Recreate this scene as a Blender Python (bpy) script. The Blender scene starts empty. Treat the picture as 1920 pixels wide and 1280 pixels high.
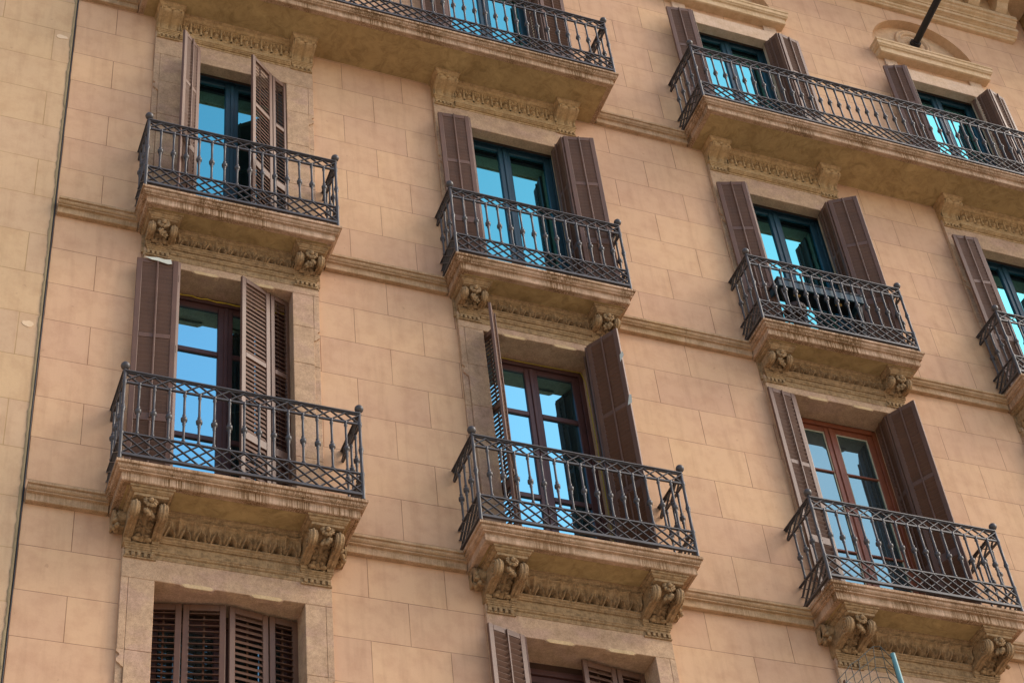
import bpy, math, random
from mathutils import Matrix, Vector, noise
C = bpy.context.scene.collection
random.seed(7)
R = math.radians
# ------------------------------------------------------------------ camera
cd = bpy.data.cameras.new('camera'); cam = bpy.data.objects.new('camera', cd); C.objects.link(cam)
cd.sensor_width = 36.0; cd.lens = 36.0*3610.43/1920.0; cd.clip_start = .1; cd.clip_end = 4000
CR = Vector((0.9312599798064225, -0.3520058622770432, -0.0940570195867215))
CU = Vector((-0.18830361159894948, -0.6859731141804578, 0.702838983324315))
CB = Vector((-0.3119240290034315, -0.6368145409333553, -0.7051032836302115))
cam.matrix_world = Matrix(((CR.x, CU.x, CB.x, -3.38519), (CR.y, CU.y, CB.y, -13.25524), (CR.z, CU.z, CB.z, -10.88071), (0, 0, 0, 1)))
sc = bpy.context.scene; sc.camera = cam
# ------------------------------------------------------------------ sky, sun, exposure
SUN_EL, SUN_AZ = 38.0, 112.0     # azimuth measured from +y, clockwise
w = bpy.data.worlds.new('World'); sc.world = w; w.use_nodes = True
nt = w.node_tree; nt.nodes.clear()
sky = nt.nodes.new('ShaderNodeTexSky'); sky.sky_type = 'NISHITA'; sky.sun_disc = False
sky.sun_elevation = R(SUN_EL); sky.sun_rotation = R(SUN_AZ); sky.altitude = 50; sky.air_density = 1.0; sky.dust_density = 2.0; sky.ozone_density = 0.3
bg = nt.nodes.new('ShaderNodeBackground'); bg.inputs[1].default_value = 0.15
wo = nt.nodes.new('ShaderNodeOutputWorld'); nt.links.new(sky.outputs[0], bg.inputs[0]); nt.links.new(bg.outputs[0], wo.inputs[0])
sd = bpy.data.lights.new('sun', 'SUN'); sd.energy = 1.0; sd.angle = R(22); sd.color = (1.0, .93, .82)
so = bpy.data.objects.new('sun', sd); C.objects.link(so)
az = R(SUN_AZ); el = R(SUN_EL)
sv = Vector((math.sin(az)*math.cos(el), math.cos(az)*math.cos(el), math.sin(el)))
so.rotation_euler = sv.to_track_quat('Z', 'Y').to_euler(); so.location = sv*60
sc.view_settings.view_transform = 'Standard'; sc.view_settings.look = 'None'; sc.view_settings.exposure = 0.88; sc.view_settings.gamma = 1
sc.cycles.max_bounces = 8; sc.cycles.diffuse_bounces = 4; sc.cycles.glossy_bounces = 4

# ------------------------------------------------------------------ metric layout (metres; z = 0 at the foot of the lowest consoles, street at -12.5)
XA, XB, XC_, XD, XE = 0.0, 3.4, 7.1145, 10.5695, 14.02
COL = {'A': XA, 'B': XB, 'C': XC_, 'D': XD, 'E': XE}
T = {1: .6405, 2: 4.488, 3: 8.293}          # top of the slabs
DEP = {1: .592, 2: .503, 3: .714}
HALF = {1: 1.155, 2: 1.061}
PLATE = {1: 0.0, 2: 3.936, 3: 7.681}
PW = {1: .96, 2: .923, 3: .94}
XEDGE = -1.84
GROUND = -12.5

# ------------------------------------------------------------------ materials
def srgb(r, g, b):
    f = lambda c: (c/255/12.92) if c/255 <= .04045 else ((c/255+.055)/1.055)**2.4
    return (f(r), f(g), f(b), 1)
class NT:
    def __init__(s, name):
        s.m = bpy.data.materials.new(name); s.m.use_nodes = True; s.t = s.m.node_tree; s.p = s.t.nodes['Principled BSDF']
        s.p.inputs['Specular IOR Level'].default_value = .25
        s.pos = s.n('ShaderNodeTexCoord').outputs['Object']
    def n(s, k, **kw):
        o = s.t.nodes.new(k)
        for a, v in kw.items():
            if a.startswith('i_'): o.inputs[a[2:].replace('_', ' ')].default_value = v
            else: setattr(o, a, v)
        return o
    def l(s, a, b): s.t.links.new(a, b)
    def mapped(s, scale, src=None):
        m = s.n('ShaderNodeMapping'); m.inputs['Scale'].default_value = scale; s.l(src or s.pos, m.inputs[0]); return m.outputs[0]
    def noise(s, scale, detail=4, rough=.55, vec=None, dist=0):
        o = s.n('ShaderNodeTexNoise'); o.inputs['Scale'].default_value = scale; o.inputs['Detail'].default_value = detail; o.inputs['Roughness'].default_value = rough; o.inputs['Distortion'].default_value = dist
        s.l(vec or s.pos, o.inputs['Vector']); return o.outputs['Fac']
    def ramp(s, fac, a, b, c0=(0, 0, 0, 1), c1=(1, 1, 1, 1)):
        o = s.n('ShaderNodeValToRGB'); o.color_ramp.elements[0].position = a; o.color_ramp.elements[1].position = b
        o.color_ramp.elements[0].color = c0; o.color_ramp.elements[1].color = c1; s.l(fac, o.inputs[0]); return o.outputs[0]
    def mix(s, fac, a, b, mode='MIX'):
        o = s.n('ShaderNodeMix', data_type='RGBA', blend_type=mode)
        for i, v in ((0, fac), (6, a), (7, b)):
            if isinstance(v, (int, float, tuple)): o.inputs[i].default_value = v
            else: s.l(v, o.inputs[i])
        return o.outputs[2]
    def mul(s, a, k):
        o = s.n('ShaderNodeMath', operation='MULTIPLY'); s.l(a, o.inputs[0]); o.inputs[1].default_value = k; return o.outputs[0]
    def add(s, a, b):
        o = s.n('ShaderNodeMath', operation='ADD'); s.l(a, o.inputs[0])
        if isinstance(b, float): o.inputs[1].default_value = b
        else: s.l(b, o.inputs[1])
        return o.outputs[0]
    def bump(s, h, strength, dist=.01, normal=None):
        o = s.n('ShaderNodeBump'); o.inputs['Strength'].default_value = strength; o.inputs['Distance'].default_value = dist
        s.l(h, o.inputs['Height'])
        if normal: s.l(normal, o.inputs['Normal'])
        return o.outputs[0]
    def out(s, col, rough=.85, normal=None):
        if isinstance(col, tuple): s.p.inputs['Base Color'].default_value = col
        else: s.l(col, s.p.inputs['Base Color'])
        s.p.inputs['Roughness'].default_value = rough
        if normal: s.l(normal, s.p.inputs['Normal'])
        return s.m

def wall_material(name, c1, c2, cj, bw, bh, mortar, blotch, jfac=1.0):
    k = NT(name)
    uv = k.n('ShaderNodeUVMap'); uv.uv_map = 'courses'
    br = k.n('ShaderNodeTexBrick'); br.offset = .5; br.offset_frequency = 2; br.squash = 1
    k.l(uv.outputs[0], br.inputs['Vector'])
    br.inputs['Color1'].default_value = c1; br.inputs['Color2'].default_value = c2; br.inputs['Mortar'].default_value = (c1[0]*.97, c1[1]*.97, c1[2]*.97, 1)
    for a, v in (('Scale', 1.0), ('Mortar Size', mortar), ('Mortar Smooth', .15), ('Bias', 0.0), ('Brick Width', bw), ('Row Height', bh)): br.inputs[a].default_value = v
    big = k.noise(.55, 5, .6); mid = k.noise(4.5, 6, .65); fine = k.noise(70, 3, .6)
    col = k.mix(k.ramp(big, .35, .68), br.outputs['Color'], k.mix(1.0, br.outputs['Color'], blotch, 'MULTIPLY'))
    col = k.mix(k.ramp(mid, .45, .75, c1=(.9, .9, .9, 1)), col, k.mix(1.0, col, (.85, .80, .77, 1), 'MULTIPLY'))
    col = k.mix(k.ramp(k.noise(1, 4, .6, k.mapped((9, 9, .9))), .50, .74, c1=(.55, .55, .55, 1)), col, k.mix(1.0, col, (.80, .77, .74, 1), 'MULTIPLY'))
    col = k.mix(k.ramp(fine, .3, .75, c1=(.22, .22, .22, 1)), col, k.mix(1.0, col, (.78, .76, .74, 1), 'MULTIPLY'))
    sp = k.ramp(k.noise(13, 2, .4), .735, .76)
    col = k.mix(k.mul(sp, .35), col, k.mix(1.0, col, (.62, .56, .5, 1), 'MULTIPLY'))
    jw = k.mul(br.outputs['Fac'], jfac)
    jm = k.n('ShaderNodeMath', operation='MULTIPLY'); k.l(jw, jm.inputs[0]); k.l(k.ramp(k.noise(2.2, 3, .6), .25, .6, c0=(.45, .45, .45, 1)), jm.inputs[1])
    col = k.mix(jm.outputs[0], col, cj)
    h = k.add(k.mul(br.outputs['Fac'], -1.0), k.mul(k.noise(28, 5, .6), .25))
    return k.out(col, .9, k.bump(h, .55, .008))

def stone_material(name, base, dark, light, speck=1.0, streak=0.0, sz=1.0, rough=.88, pink=None):
    k = NT(name)
    big = k.noise(1.3*sz, 5, .6); mid = k.noise(9*sz, 6, .7); fine = k.noise(120, 3, .7)
    col = k.mix(k.ramp(big, .35, .65), base, light)
    if pink: col = k.mix(k.ramp(k.noise(2.1, 4, .6, k.mapped((1, 1, 1.6))), .5, .62), col, pink)
    col = k.mix(k.mul(k.ramp(mid, .42, .72), .8), col, dark)
    if streak:
        v = k.noise(1, 3, .6, k.mapped((110, 110, 1.5)))
        gate = k.noise(1.6, 4, .6)
        g = k.n('ShaderNodeMath', operation='MULTIPLY'); k.l(k.ramp(v, .42, .56), g.inputs[0]); k.l(k.ramp(gate, .36, .62), g.inputs[1])
        col = k.mix(k.mul(g.outputs[0], streak), col, k.mix(1.0, col, (.34, .27, .15, 1), 'MULTIPLY'))
        v2 = k.noise(1, 3, .6, k.mapped((6, 6, .8)))
        col = k.mix(k.mul(k.ramp(v2, .5, .75), streak*.7), col, k.mix(1.0, col, (.5, .42, .28, 1), 'MULTIPLY'))
    fine2 = k.noise(48, 4, .75)
    col = k.mix(k.mul(k.ramp(fine2, .45, .62), .30*speck), col, k.mix(1.0, col, (.62, .56, .50, 1), 'MULTIPLY'))
    col = k.mix(k.mul(k.ramp(fine, .42, .68), .42*speck), col, k.mix(1.0, col, (.55, .5, .46, 1), 'MULTIPLY'))
    h = k.add(k.mul(mid, .8), k.mul(fine, .35))
    return k.out(col, rough, k.bump(h, .5, .009))

M = {}
M['wall'] = wall_material('painted_ashlar_render', srgb(215, 174, 133), srgb(205, 164, 129), srgb(134, 96, 70), .77, .5, .0032, (.93, .90, .97, 1))
M['neighbour'] = wall_material('cream_block_render', srgb(208, 172, 130), srgb(202, 167, 132), srgb(160, 128, 84), 1.15, .575, .005, (.92, .92, .95, 1), .75)
M['stone'] = stone_material('weathered_sandstone', srgb(196, 162, 130), srgb(152, 124, 92), srgb(204, 170, 142), 1, 1.1)
M['string'] = stone_material('band_sandstone', srgb(190, 156, 116), srgb(150, 120, 82), srgb(198, 164, 132), 1, .35)
M['carved'] = stone_material('grimy_carved_stone', srgb(174, 142, 102), srgb(96, 76, 52), srgb(184, 152, 114), .9, .35, 2.0)
M['surround'] = stone_material('granular_grey_stone', srgb(198, 163, 130), srgb(162, 131, 102), srgb(206, 172, 138), 1.5, .0, 1.0, pink=srgb(198, 162, 136))
M['pinkstone'] = stone_material('pale_pink_stone', srgb(214, 184, 158), srgb(190, 158, 128), srgb(216, 184, 152), .8, .15)
M['stopstone'] = stone_material('lit_chamfer_stone', srgb(210, 178, 132), srgb(186, 154, 110), srgb(214, 184, 142), 1.0)  # lintel stone painted lighter for the light its chamfer faces catch
M['render'] = stone_material('smooth_cornice_render', srgb(210, 178, 138), srgb(188, 154, 112), srgb(214, 182, 146), .25, .25)
M['gilded'] = stone_material('ochre_carved_stone', srgb(190, 156, 110), srgb(132, 104, 70), srgb(198, 164, 120), .6, .35, 2.0)
M['plaster'] = stone_material('niche_plaster', srgb(208, 170, 132), srgb(190, 152, 114), srgb(212, 176, 138), .4, .0)
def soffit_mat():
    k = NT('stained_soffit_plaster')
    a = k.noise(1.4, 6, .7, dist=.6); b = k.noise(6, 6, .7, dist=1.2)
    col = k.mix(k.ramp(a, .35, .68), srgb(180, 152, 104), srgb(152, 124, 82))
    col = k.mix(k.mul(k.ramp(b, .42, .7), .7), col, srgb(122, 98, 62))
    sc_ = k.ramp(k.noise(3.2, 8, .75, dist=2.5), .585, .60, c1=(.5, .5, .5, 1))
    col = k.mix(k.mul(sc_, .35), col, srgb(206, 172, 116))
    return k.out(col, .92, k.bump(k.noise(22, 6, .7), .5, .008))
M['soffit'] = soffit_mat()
def paint_mat(name, c, c2, rough=.5, streaks=True, amount=.6):
    k = NT(name)
    a = k.noise(1, 4, .65, k.mapped((40, 40, 2.0))); b = k.noise(5, 5, .6)
    col = k.mix(k.mul(k.ramp(b, .35, .7), amount), c, c2)
    if streaks: col = k.mix(k.mul(k.ramp(a, .5, .72), .35), col, k.mix(1.0, col, (.55, .5, .46, 1), 'MULTIPLY'))
    k.p.inputs['Specular IOR Level'].default_value = .4
    return k.out(col, rough, k.bump(k.noise(60, 4, .6), .15, .004))
M['shutter'] = paint_mat('brown_shutter_paint', srgb(106, 74, 55), srgb(86, 60, 45), .5)
M['slat'] = paint_mat('brown_slat_paint', srgb(100, 68, 49), srgb(82, 55, 40), .6)
M['iron'] = paint_mat('dark_iron_paint', srgb(76, 73, 73), srgb(60, 48, 42), .42, False)
M['teal'] = paint_mat('dark_teal_paint', srgb(44, 74, 86), srgb(34, 60, 70), .4, False)
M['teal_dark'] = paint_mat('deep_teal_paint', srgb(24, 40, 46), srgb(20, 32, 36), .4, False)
M['maroon'] = paint_mat('maroon_frame_paint', srgb(84, 52, 46), srgb(66, 40, 36), .45)
M['redwood'] = paint_mat('red_brown_varnish', srgb(134, 72, 44), srgb(102, 52, 32), .45)
M['putty'] = paint_mat('pale_putty', srgb(190, 180, 150), srgb(150, 140, 110), .7)
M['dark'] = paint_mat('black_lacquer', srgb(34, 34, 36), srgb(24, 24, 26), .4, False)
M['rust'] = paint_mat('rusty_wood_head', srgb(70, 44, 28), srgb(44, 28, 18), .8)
M['yellow'] = paint_mat('yellow_cord', srgb(206, 176, 50), srgb(150, 130, 40), .6, False)
M['tape'] = paint_mat('white_tape', srgb(214, 212, 196), srgb(180, 176, 150), .6, False)
M['brass'] = paint_mat('yellow_wood', srgb(196, 160, 96), srgb(150, 116, 60), .6, False)
M['cyan'] = paint_mat('pale_turquoise_paint', srgb(100, 146, 148), srgb(80, 122, 128), .45, False)
M['stool'] = paint_mat('dark_brown_wood', srgb(66, 46, 36), srgb(48, 34, 28), .5, False)
M['wire'] = paint_mat('dark_green_wire', srgb(40, 50, 44), srgb(30, 34, 30), .5, False)
M['drip'] = paint_mat('mossy_mortar', srgb(158, 136, 100), srgb(122, 104, 76), .9, False)
M['curtain'] = paint_mat('old_paper_blind', srgb(120, 96, 66), srgb(86, 66, 44), .8)
M['patch'] = paint_mat('pale_filler', srgb(222, 192, 158), srgb(210, 176, 136), .9, False)
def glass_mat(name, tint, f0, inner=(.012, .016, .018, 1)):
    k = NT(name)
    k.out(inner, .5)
    g = k.n('ShaderNodeBsdfGlossy'); g.inputs['Color'].default_value = tint; g.inputs['Roughness'].default_value = .012  # glossy tint puts the cyan of the sky into the reflections
    fr = k.n('ShaderNodeFresnel'); fr.inputs['IOR'].default_value = 1.6
    a = k.n('ShaderNodeMath', operation='MULTIPLY_ADD'); k.l(fr.outputs[0], a.inputs[0]); a.inputs[1].default_value = 1 - f0; a.inputs[2].default_value = f0
    mx = k.n('ShaderNodeMixShader'); k.l(a.outputs[0], mx.inputs[0]); k.l(k.p.outputs[0], mx.inputs[1]); k.l(g.outputs[0], mx.inputs[2])
    nz = k.n('ShaderNodeBump'); nz.inputs['Strength'].default_value = .03; nz.inputs['Distance'].default_value = .01
    k.l(k.noise(2.2, 1, .3), nz.inputs['Height']); k.l(nz.outputs[0], g.inputs['Normal'])
    k.l(mx.outputs[0], k.t.nodes['Material Output'].inputs[0]); return k.m
M['glass_blue'] = glass_mat('sky_blue_tint_glass', (.30, .76, .92, 1), .78)
M['glass_cyan'] = glass_mat('sky_cyan_tint_glass', (.15, .58, .66, 1), .80)
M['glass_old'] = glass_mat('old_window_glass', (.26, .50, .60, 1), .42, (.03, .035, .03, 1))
def ground_mat():
    k = NT('street_paving'); return k.out(k.mix(k.ramp(k.noise(.8, 6, .6), .3, .7), srgb(190, 176, 158), srgb(172, 160, 144)), .9, k.bump(k.noise(20, 4), .3))
M['ground'] = ground_mat()

# ------------------------------------------------------------------ mesh builder
class MB:
    def __init__(s): s.v = []; s.f = []; s.uv = {}; s.sm = set()
    def add(s, vs, fs, smooth=False):
        b = len(s.v); s.v += [tuple(v) for v in vs]
        for f in fs:
            if smooth: s.sm.add(len(s.f))
            s.f.append(tuple(i+b for i in f))
        return b
    def box(s, x0, x1, y0, y1, z0, z1, m=None, bev=0.0):
        if bev > 0:
            b = bev; vs = []; 
            for sx, X in ((0, x0), (1, x1)):
                for sy, Y in ((0, y0), (1, y1)):
                    for sz, Z in ((0, z0), (1, z1)):
                        dx = b if sx == 0 else -b; dy = b if sy == 0 else -b; dz = b if sz == 0 else -b
                        vs += [(X, Y+dy, Z+dz), (X+dx, Y, Z+dz), (X+dx, Y+dy, Z)]
            I = lambda sx, sy, sz, k: (sx*4+sy*2+sz)*3+k
            fs = [(I(0,0,0,0), I(0,0,1,0), I(0,1,1,0), I(0,1,0,0)), (I(1,0,0,0), I(1,1,0,0), I(1,1,1,0), I(1,0,1,0)),
                  (I(0,0,0,1), I(1,0,0,1), I(1,0,1,1), I(0,0,1,1)), (I(0,1,0,1), I(0,1,1,1), I(1,1,1,1), I(1,1,0,1)),
                  (I(0,0,0,2), I(0,1,0,2), I(1,1,0,2), I(1,0,0,2)), (I(0,0,1,2), I(1,0,1,2), I(1,1,1,2), I(0,1,1,2))]
            for a in (0, 1):
                for c in (0, 1):
                    fs += [(I(0,a,c,1), I(1,a,c,1), I(1,a,c,2), I(0,a,c,2)), (I(a,0,c,0), I(a,1,c,0), I(a,1,c,2), I(a,0,c,2)), (I(a,c,0,0), I(a,c,1,0), I(a,c,1,1), I(a,c,0,1))]
                    for e in (0, 1): fs.append((I(a,c,e,0), I(a,c,e,1), I(a,c,e,2)))
        else:
            vs = [(x0,y0,z0),(x1,y0,z0),(x1,y1,z0),(x0,y1,z0),(x0,y0,z1),(x1,y0,z1),(x1,y1,z1),(x0,y1,z1)]
            fs = [(0,3,2,1),(4,5,6,7),(0,1,5,4),(1,2,6,5),(2,3,7,6),(3,0,4,7)]
        if m is not None: vs = [m @ Vector(v) for v in vs]
        s.add(vs, fs); return s
    def extrude_x(s, prof, x0, x1):          # prof: closed list of (y, z)
        n = len(prof); vs = [(x0, y, z) for y, z in prof]+[(x1, y, z) for y, z in prof]
        fs = [(i, (i+1) % n, (i+1) % n+n, i+n) for i in range(n)]+[tuple(range(n))[::-1], tuple(range(n, 2*n))]
        s.add(vs, fs); return s
    def extrude_y(s, poly, y0, y1):          # poly: closed list of (x, z)
        n = len(poly); vs = [(x, y0, z) for x, z in poly]+[(x, y1, z) for x, z in poly]
        fs = [(i, i+n, (i+1) % n+n, (i+1) % n) for i in range(n)]+[tuple(range(n)), tuple(range(n, 2*n))[::-1]]
        s.add(vs, fs); return s
    def ring(s, x0, x1, D, prof, yb=.02, left=True, right=True):   # moulded block on the wall; prof: (inset, z) from top to bottom
        vs = []; n = len(prof)
        for d, z in prof:
            a = x0+(d if left else 0); b = x1-(d if right else 0)
            vs += [(a, yb, z), (a, -(D-d), z), (b, -(D-d), z), (b, yb, z)]
        fs = [(0, 1, 2, 3)[::-1], tuple(4*(n-1)+i for i in (0, 1, 2, 3))]
        for i in range(n-1):
            for k in range(3): a = 4*i+k; fs.append((a, a+1, a+5, a+4))
            fs.append((4*i+3, 4*i, 4*i+4, 4*i+7))
        s.add(vs, fs); return s
    def grid(s, nx, nz, fn, smooth=True):
        vs = [fn(i/nx, j/nz) for j in range(nz+1) for i in range(nx+1)]
        fs = [(j*(nx+1)+i, j*(nx+1)+i+1, (j+1)*(nx+1)+i+1, (j+1)*(nx+1)+i) for j in range(nz) for i in range(nx)]
        s.add(vs, fs, smooth); return s
    def tube(s, pts, r, seg=8, caps=True, taper=None):
        pts = [Vector(p) for p in pts]; n = len(pts); vs = []; prev = None
        for i, p in enumerate(pts):
            d = (pts[min(i+1, n-1)]-pts[max(i-1, 0)]).normalized()
            if prev is None: a = d.orthogonal().normalized()
            else: a = (prev-d*prev.dot(d)).normalized()
            prev = a; b = d.cross(a); rr = r*(taper[i] if taper else 1)
            vs += [p+(a*math.cos(2*math.pi*k/seg)+b*math.sin(2*math.pi*k/seg))*rr for k in range(seg)]
        fs = [(i*seg+k, i*seg+(k+1) % seg, (i+1)*seg+(k+1) % seg, (i+1)*seg+k) for i in range(n-1) for k in range(seg)]
        s.add(vs, fs, True)
        if caps: s.add([vs[k] for k in range(seg)], [tuple(range(seg))[::-1]]); s.add([vs[(n-1)*seg+k] for k in range(seg)], [tuple(range(seg))])
        return s
    def lathe(s, prof, cx=0, cy=0, cz=0, seg=10):       # prof: (r, z)
        n = len(prof); vs = [(cx+r*math.cos(2*math.pi*k/seg), cy+r*math.sin(2*math.pi*k/seg), cz+z) for r, z in prof for k in range(seg)]
        fs = [(i*seg+k, i*seg+(k+1) % seg, (i+1)*seg+(k+1) % seg, (i+1)*seg+k) for i in range(n-1) for k in range(seg)]
        s.add(vs, fs, True); s.add(vs[:seg], [tuple(range(seg))[::-1]]); s.add(vs[-seg:], [tuple(range(seg))]); return s
    def ball(s, c, r, su=10, sv_=7, sq=(1, 1, 1), amp=0):
        vs = []; fs = []
        for j in range(sv_+1):
            t = math.pi*j/sv_
            for i in range(su):
                p = 2*math.pi*i/su; d = Vector((math.sin(t)*math.cos(p), math.sin(t)*math.sin(p), math.cos(t)))
                k = r*(1+(amp*noise.noise(d*2.7+Vector(c)*9) if amp else 0)); vs.append((c[0]+d.x*k*sq[0], c[1]+d.y*k*sq[1], c[2]+d.z*k*sq[2]))
        for j in range(sv_):
            for i in range(su): fs.append((j*su+i, (j+1)*su+i, (j+1)*su+(i+1) % su, j*su+(i+1) % su))
        s.add(vs, fs, True); return s
    def bar(s, a, b, wd, th, nrm=Vector((0, -1, 0))):     # flat bar from a to b; th along nrm
        a = Vector(a); b = Vector(b); d = (b-a).normalized(); n = Vector(nrm); sd_ = d.cross(n).normalized()*wd/2; t = n*th/2
        vs = [a-sd_-t, a+sd_-t, a+sd_+t, a-sd_+t, b-sd_-t, b+sd_-t, b+sd_+t, b-sd_+t]
        s.add(vs, [(0,3,2,1),(4,5,6,7),(0,1,5,4),(1,2,6,5),(2,3,7,6),(3,0,4,7)]); return s
    def xf(s, m): s.v = [tuple(m @ Vector(v)) for v in s.v]; return s
    def mesh(s, name, mat):
        me = bpy.data.meshes.new(name); me.from_pydata(s.v, [], s.f); me.materials.append(M[mat])
        for i in s.sm: me.polygons[i].use_smooth = True
        if s.uv:
            u = me.uv_layers.new(name='courses')
            for p in me.polygons:
                q = s.uv.get(p.index)
                if q:
                    for li, c in zip(p.loop_indices, q): u.data[li].uv = c
        me.validate(); me.update(); return me
    def build(s, name, mat, parent=None, loc=None): return link(name, s.mesh(name, mat), parent, loc)
def fix_normals(me):
    import bmesh
    b = bmesh.new(); b.from_mesh(me); bmesh.ops.recalc_face_normals(b, faces=b.faces); b.to_mesh(me); b.free()
def link(name, me, parent=None, loc=None):
    o = bpy.data.objects.new(name, me); C.objects.link(o)
    if parent: o.parent = parent
    if loc: o.location = loc
    return o
def tag(o, label=None, cat=None, group=None, kind=None):
    for k, v in (('label', label), ('category', cat), ('group', group), ('kind', kind)):
        if v: o[k] = v
    return o
def empty(name, loc, label, cat, group=None):
    o = bpy.data.objects.new(name, None); C.objects.link(o); o.location = loc; return tag(o, label, cat, group)
bpy.context.view_layer.update()

# ------------------------------------------------------------------ setting
g = MB(); g.add([(-300, -300, GROUND), (300, -300, GROUND), (300, 300, GROUND), (-300, 300, GROUND)], [(0, 1, 2, 3)])
tag(g.build('street', 'ground'), kind='structure')

# ------------------------------------------------------------------ the building
B = empty('apartment_building', (0, 0, 0), 'tan apartment building with brown louvred shutters, iron balconies and carved stone consoles', 'building')

# wall -------------------------------------------------------------
HOLE = {0: (.70, -3.2, -.10), 1: (.70, .60, 3.90), 2: (.72, 4.45, 7.60), 3: (.70, 8.25, 11.26)}   # half width, z0, z1
HXO = {('B', 0): .065, ('A', 0): .02, ('C', 0): .05}
ZB = [GROUND-.5, -5.34, -.491, .479, 3.811, 4.40, 7.586, 8.2, 14.6]
def vmap(z):
    if z < .5: return (z+.491)/.485*.5 + 10
    if z < 4.40: return (z-3.811)/.512*.5 + 20
    if z < 8.15: return (z-7.083)/.503*.5 + 30
    return (z-11.11)/.5*.5 + 40
VBREAK = [GROUND-.3, .5, 4.40, 8.15, 14.2]
def vset(z0, z1):
    zm = (z0+z1)/2
    f = [lambda z: (z+.491)/.485*.5+10, lambda z: (z-3.811)/.512*.5+20, lambda z: (z-7.083)/.503*.5+30, lambda z: (z-11.11)+40][sum(zm > b for b in VBREAK[1:4])]
    return f(z0), f(z1)
wb = MB(); UB = .77
def wrect(x0, x1, z0, z1, u0, u1):
    zs = [z0]+[b for b in VBREAK if z0 < b < z1]+[z1]
    for a, b in zip(zs, zs[1:]):
        v0, v1 = vset(a, b); i = len(wb.f)
        wb.add([(x0, 0, a), (x1, 0, a), (x1, 0, b), (x0, 0, b)], [(0, 1, 2, 3)]); wb.uv[i] = [(u0, v0), (u1, v0), (u1, v1), (u0, v1)]
ARC_R, ARC_Z, ARC_B = .89, 11.83, 11.60     # arch radius, centre, foot
cols = [('A', XA), ('B', XB), ('C', XC_), ('D', XD), ('E', XE)]
bay = .94; zlo, zhi = VBREAK[0], VBREAK[-1]
px = XEDGE; pu = -.5*UB; first = True; ub = 0
for ci, (cn, cx) in enumerate(cols):
    # pier to the left of this bay
    if first: wrect(XEDGE, cx-bay, zlo, zhi, -.5*UB, .5*UB); U = .5*UB; first = False
    else: wrect(px, cx-bay, zlo, zhi, U, U+2*UB); U += 2*UB
    # bay: u covers two blocks (offset keeps the bond)
    u = lambda x: U+(x-(cx-bay))/(2*bay)*2*UB
    z = zlo
    for lv in (0, 1, 2, 3):
        hw, h0, h1 = HOLE[lv]; wrect(cx-bay, cx+bay, z, h0, u(cx-bay), u(cx+bay))
        o = HXO.get((cn, lv), 0)
        wrect(cx-bay, cx-hw+o, h0, h1, u(cx-bay), u(cx-hw+o)); wrect(cx+hw+o, cx+bay, h0, h1, u(cx+hw+o), u(cx+bay)); z = h1
    wrect(cx-bay, cx+bay, z, ARC_B, u(cx-bay), u(cx+bay))
    wrect(cx-bay, cx-ARC_R, ARC_B, 13.0, u(cx-bay), u(cx-ARC_R)); wrect(cx+ARC_R, cx+bay, ARC_B, 13.0, u(cx+ARC_R), u(cx+bay))
    n = 40
    for i in range(n):                      # spandrel strips over the arch, then the niche reveal
        a0 = math.pi*(1-i/n); a1 = math.pi*(1-(i+1)/n)
        xa, za = cx+ARC_R*math.cos(a0), ARC_Z+ARC_R*math.sin(a0); xb, zb = cx+ARC_R*math.cos(a1), ARC_Z+ARC_R*math.sin(a1)
        k = len(wb.f); f = lambda z: (z-11.11)+40
        wb.add([(xa, 0, za), (xb, 0, zb), (xb, 0, 13.0), (xa, 0, 13.0)], [(0, 1, 2, 3)])
        wb.uv[k] = [(u(xa), f(za)), (u(xb), f(zb)), (u(xb), f(13.0)), (u(xa), f(13.0))]
    wrect(cx-bay, cx+bay, 13.0, zhi, u(cx-bay), u(cx+bay))
    px = cx+bay; U += 2*UB
wrect(px, 24, zlo, zhi, U, U+(24-px)*1.0)
# closed side, back and roof faces so that the block has a body
wb.add([(XEDGE, 0, zlo), (24, 0, zlo), (24, 12, zlo), (XEDGE, 12, zlo), (XEDGE, 0, zhi), (24, 0, zhi), (24, 12, zhi), (XEDGE, 12, zhi)], [(1, 2, 6, 5), (2, 3, 7, 6), (3, 0, 4, 7), (4, 5, 6, 7)])
wb.build('wall', 'wall', B)
# dark room shell behind each opening
# string courses ---------------------------------------------------------
PR = [(.004, 0), (0, -.004), (0, -.032), (.020, -.036), (.015, -.048), (.017, -.062), (.027, -.074), (.044, -.082), (.048, -.086), (.034, -.090), (.034, -.100), (.062, -.104), (.062, -.182), (.068, -.190)]
def string(x0, x1, t, name='string_course'):
    prof = [(-(.118-d), t-.002+z) for d, z in PR]; prof[-1] = (prof[-1][0], prof[-1][1]+.004)
    prof += [(.03, t-.186), (.03, t-.002)]
    m = MB(); 
    # cut into stones a few mm apart for visible joints
    n = max(1, round((x1-x0)/1.1)); 
    for i in range(n):
        a = x0+(x1-x0)*i/n+(.002 if i else 0); b = x0+(x1-x0)*(i+1)/n-(.002 if i < n-1 else 0); m.extrude_x(prof, a, b)
    o = m.build(name, 'string', B); fix_normals(o.data); return o
def segs(t, hw, D):
    string(XEDGE+.01, XA-hw+.05, t)
    L = [XA, XB, XC_, XD, XE]
    for a, b in zip(L, L[1:]): string(a+hw-.05, b-hw+.05, t)
segs(T[1], HALF[1], DEP[1]); segs(T[2], HALF[2], DEP[2])
LONG = {'A': (-1.22, 4.721), 'C': (5.894, 18.6)}
string(XEDGE+.01, LONG['A'][0]+.05, T[3]); string(LONG['A'][1]-.05, LONG['C'][0]+.05, T[3]); string(18.5, 24, T[3])

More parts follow.
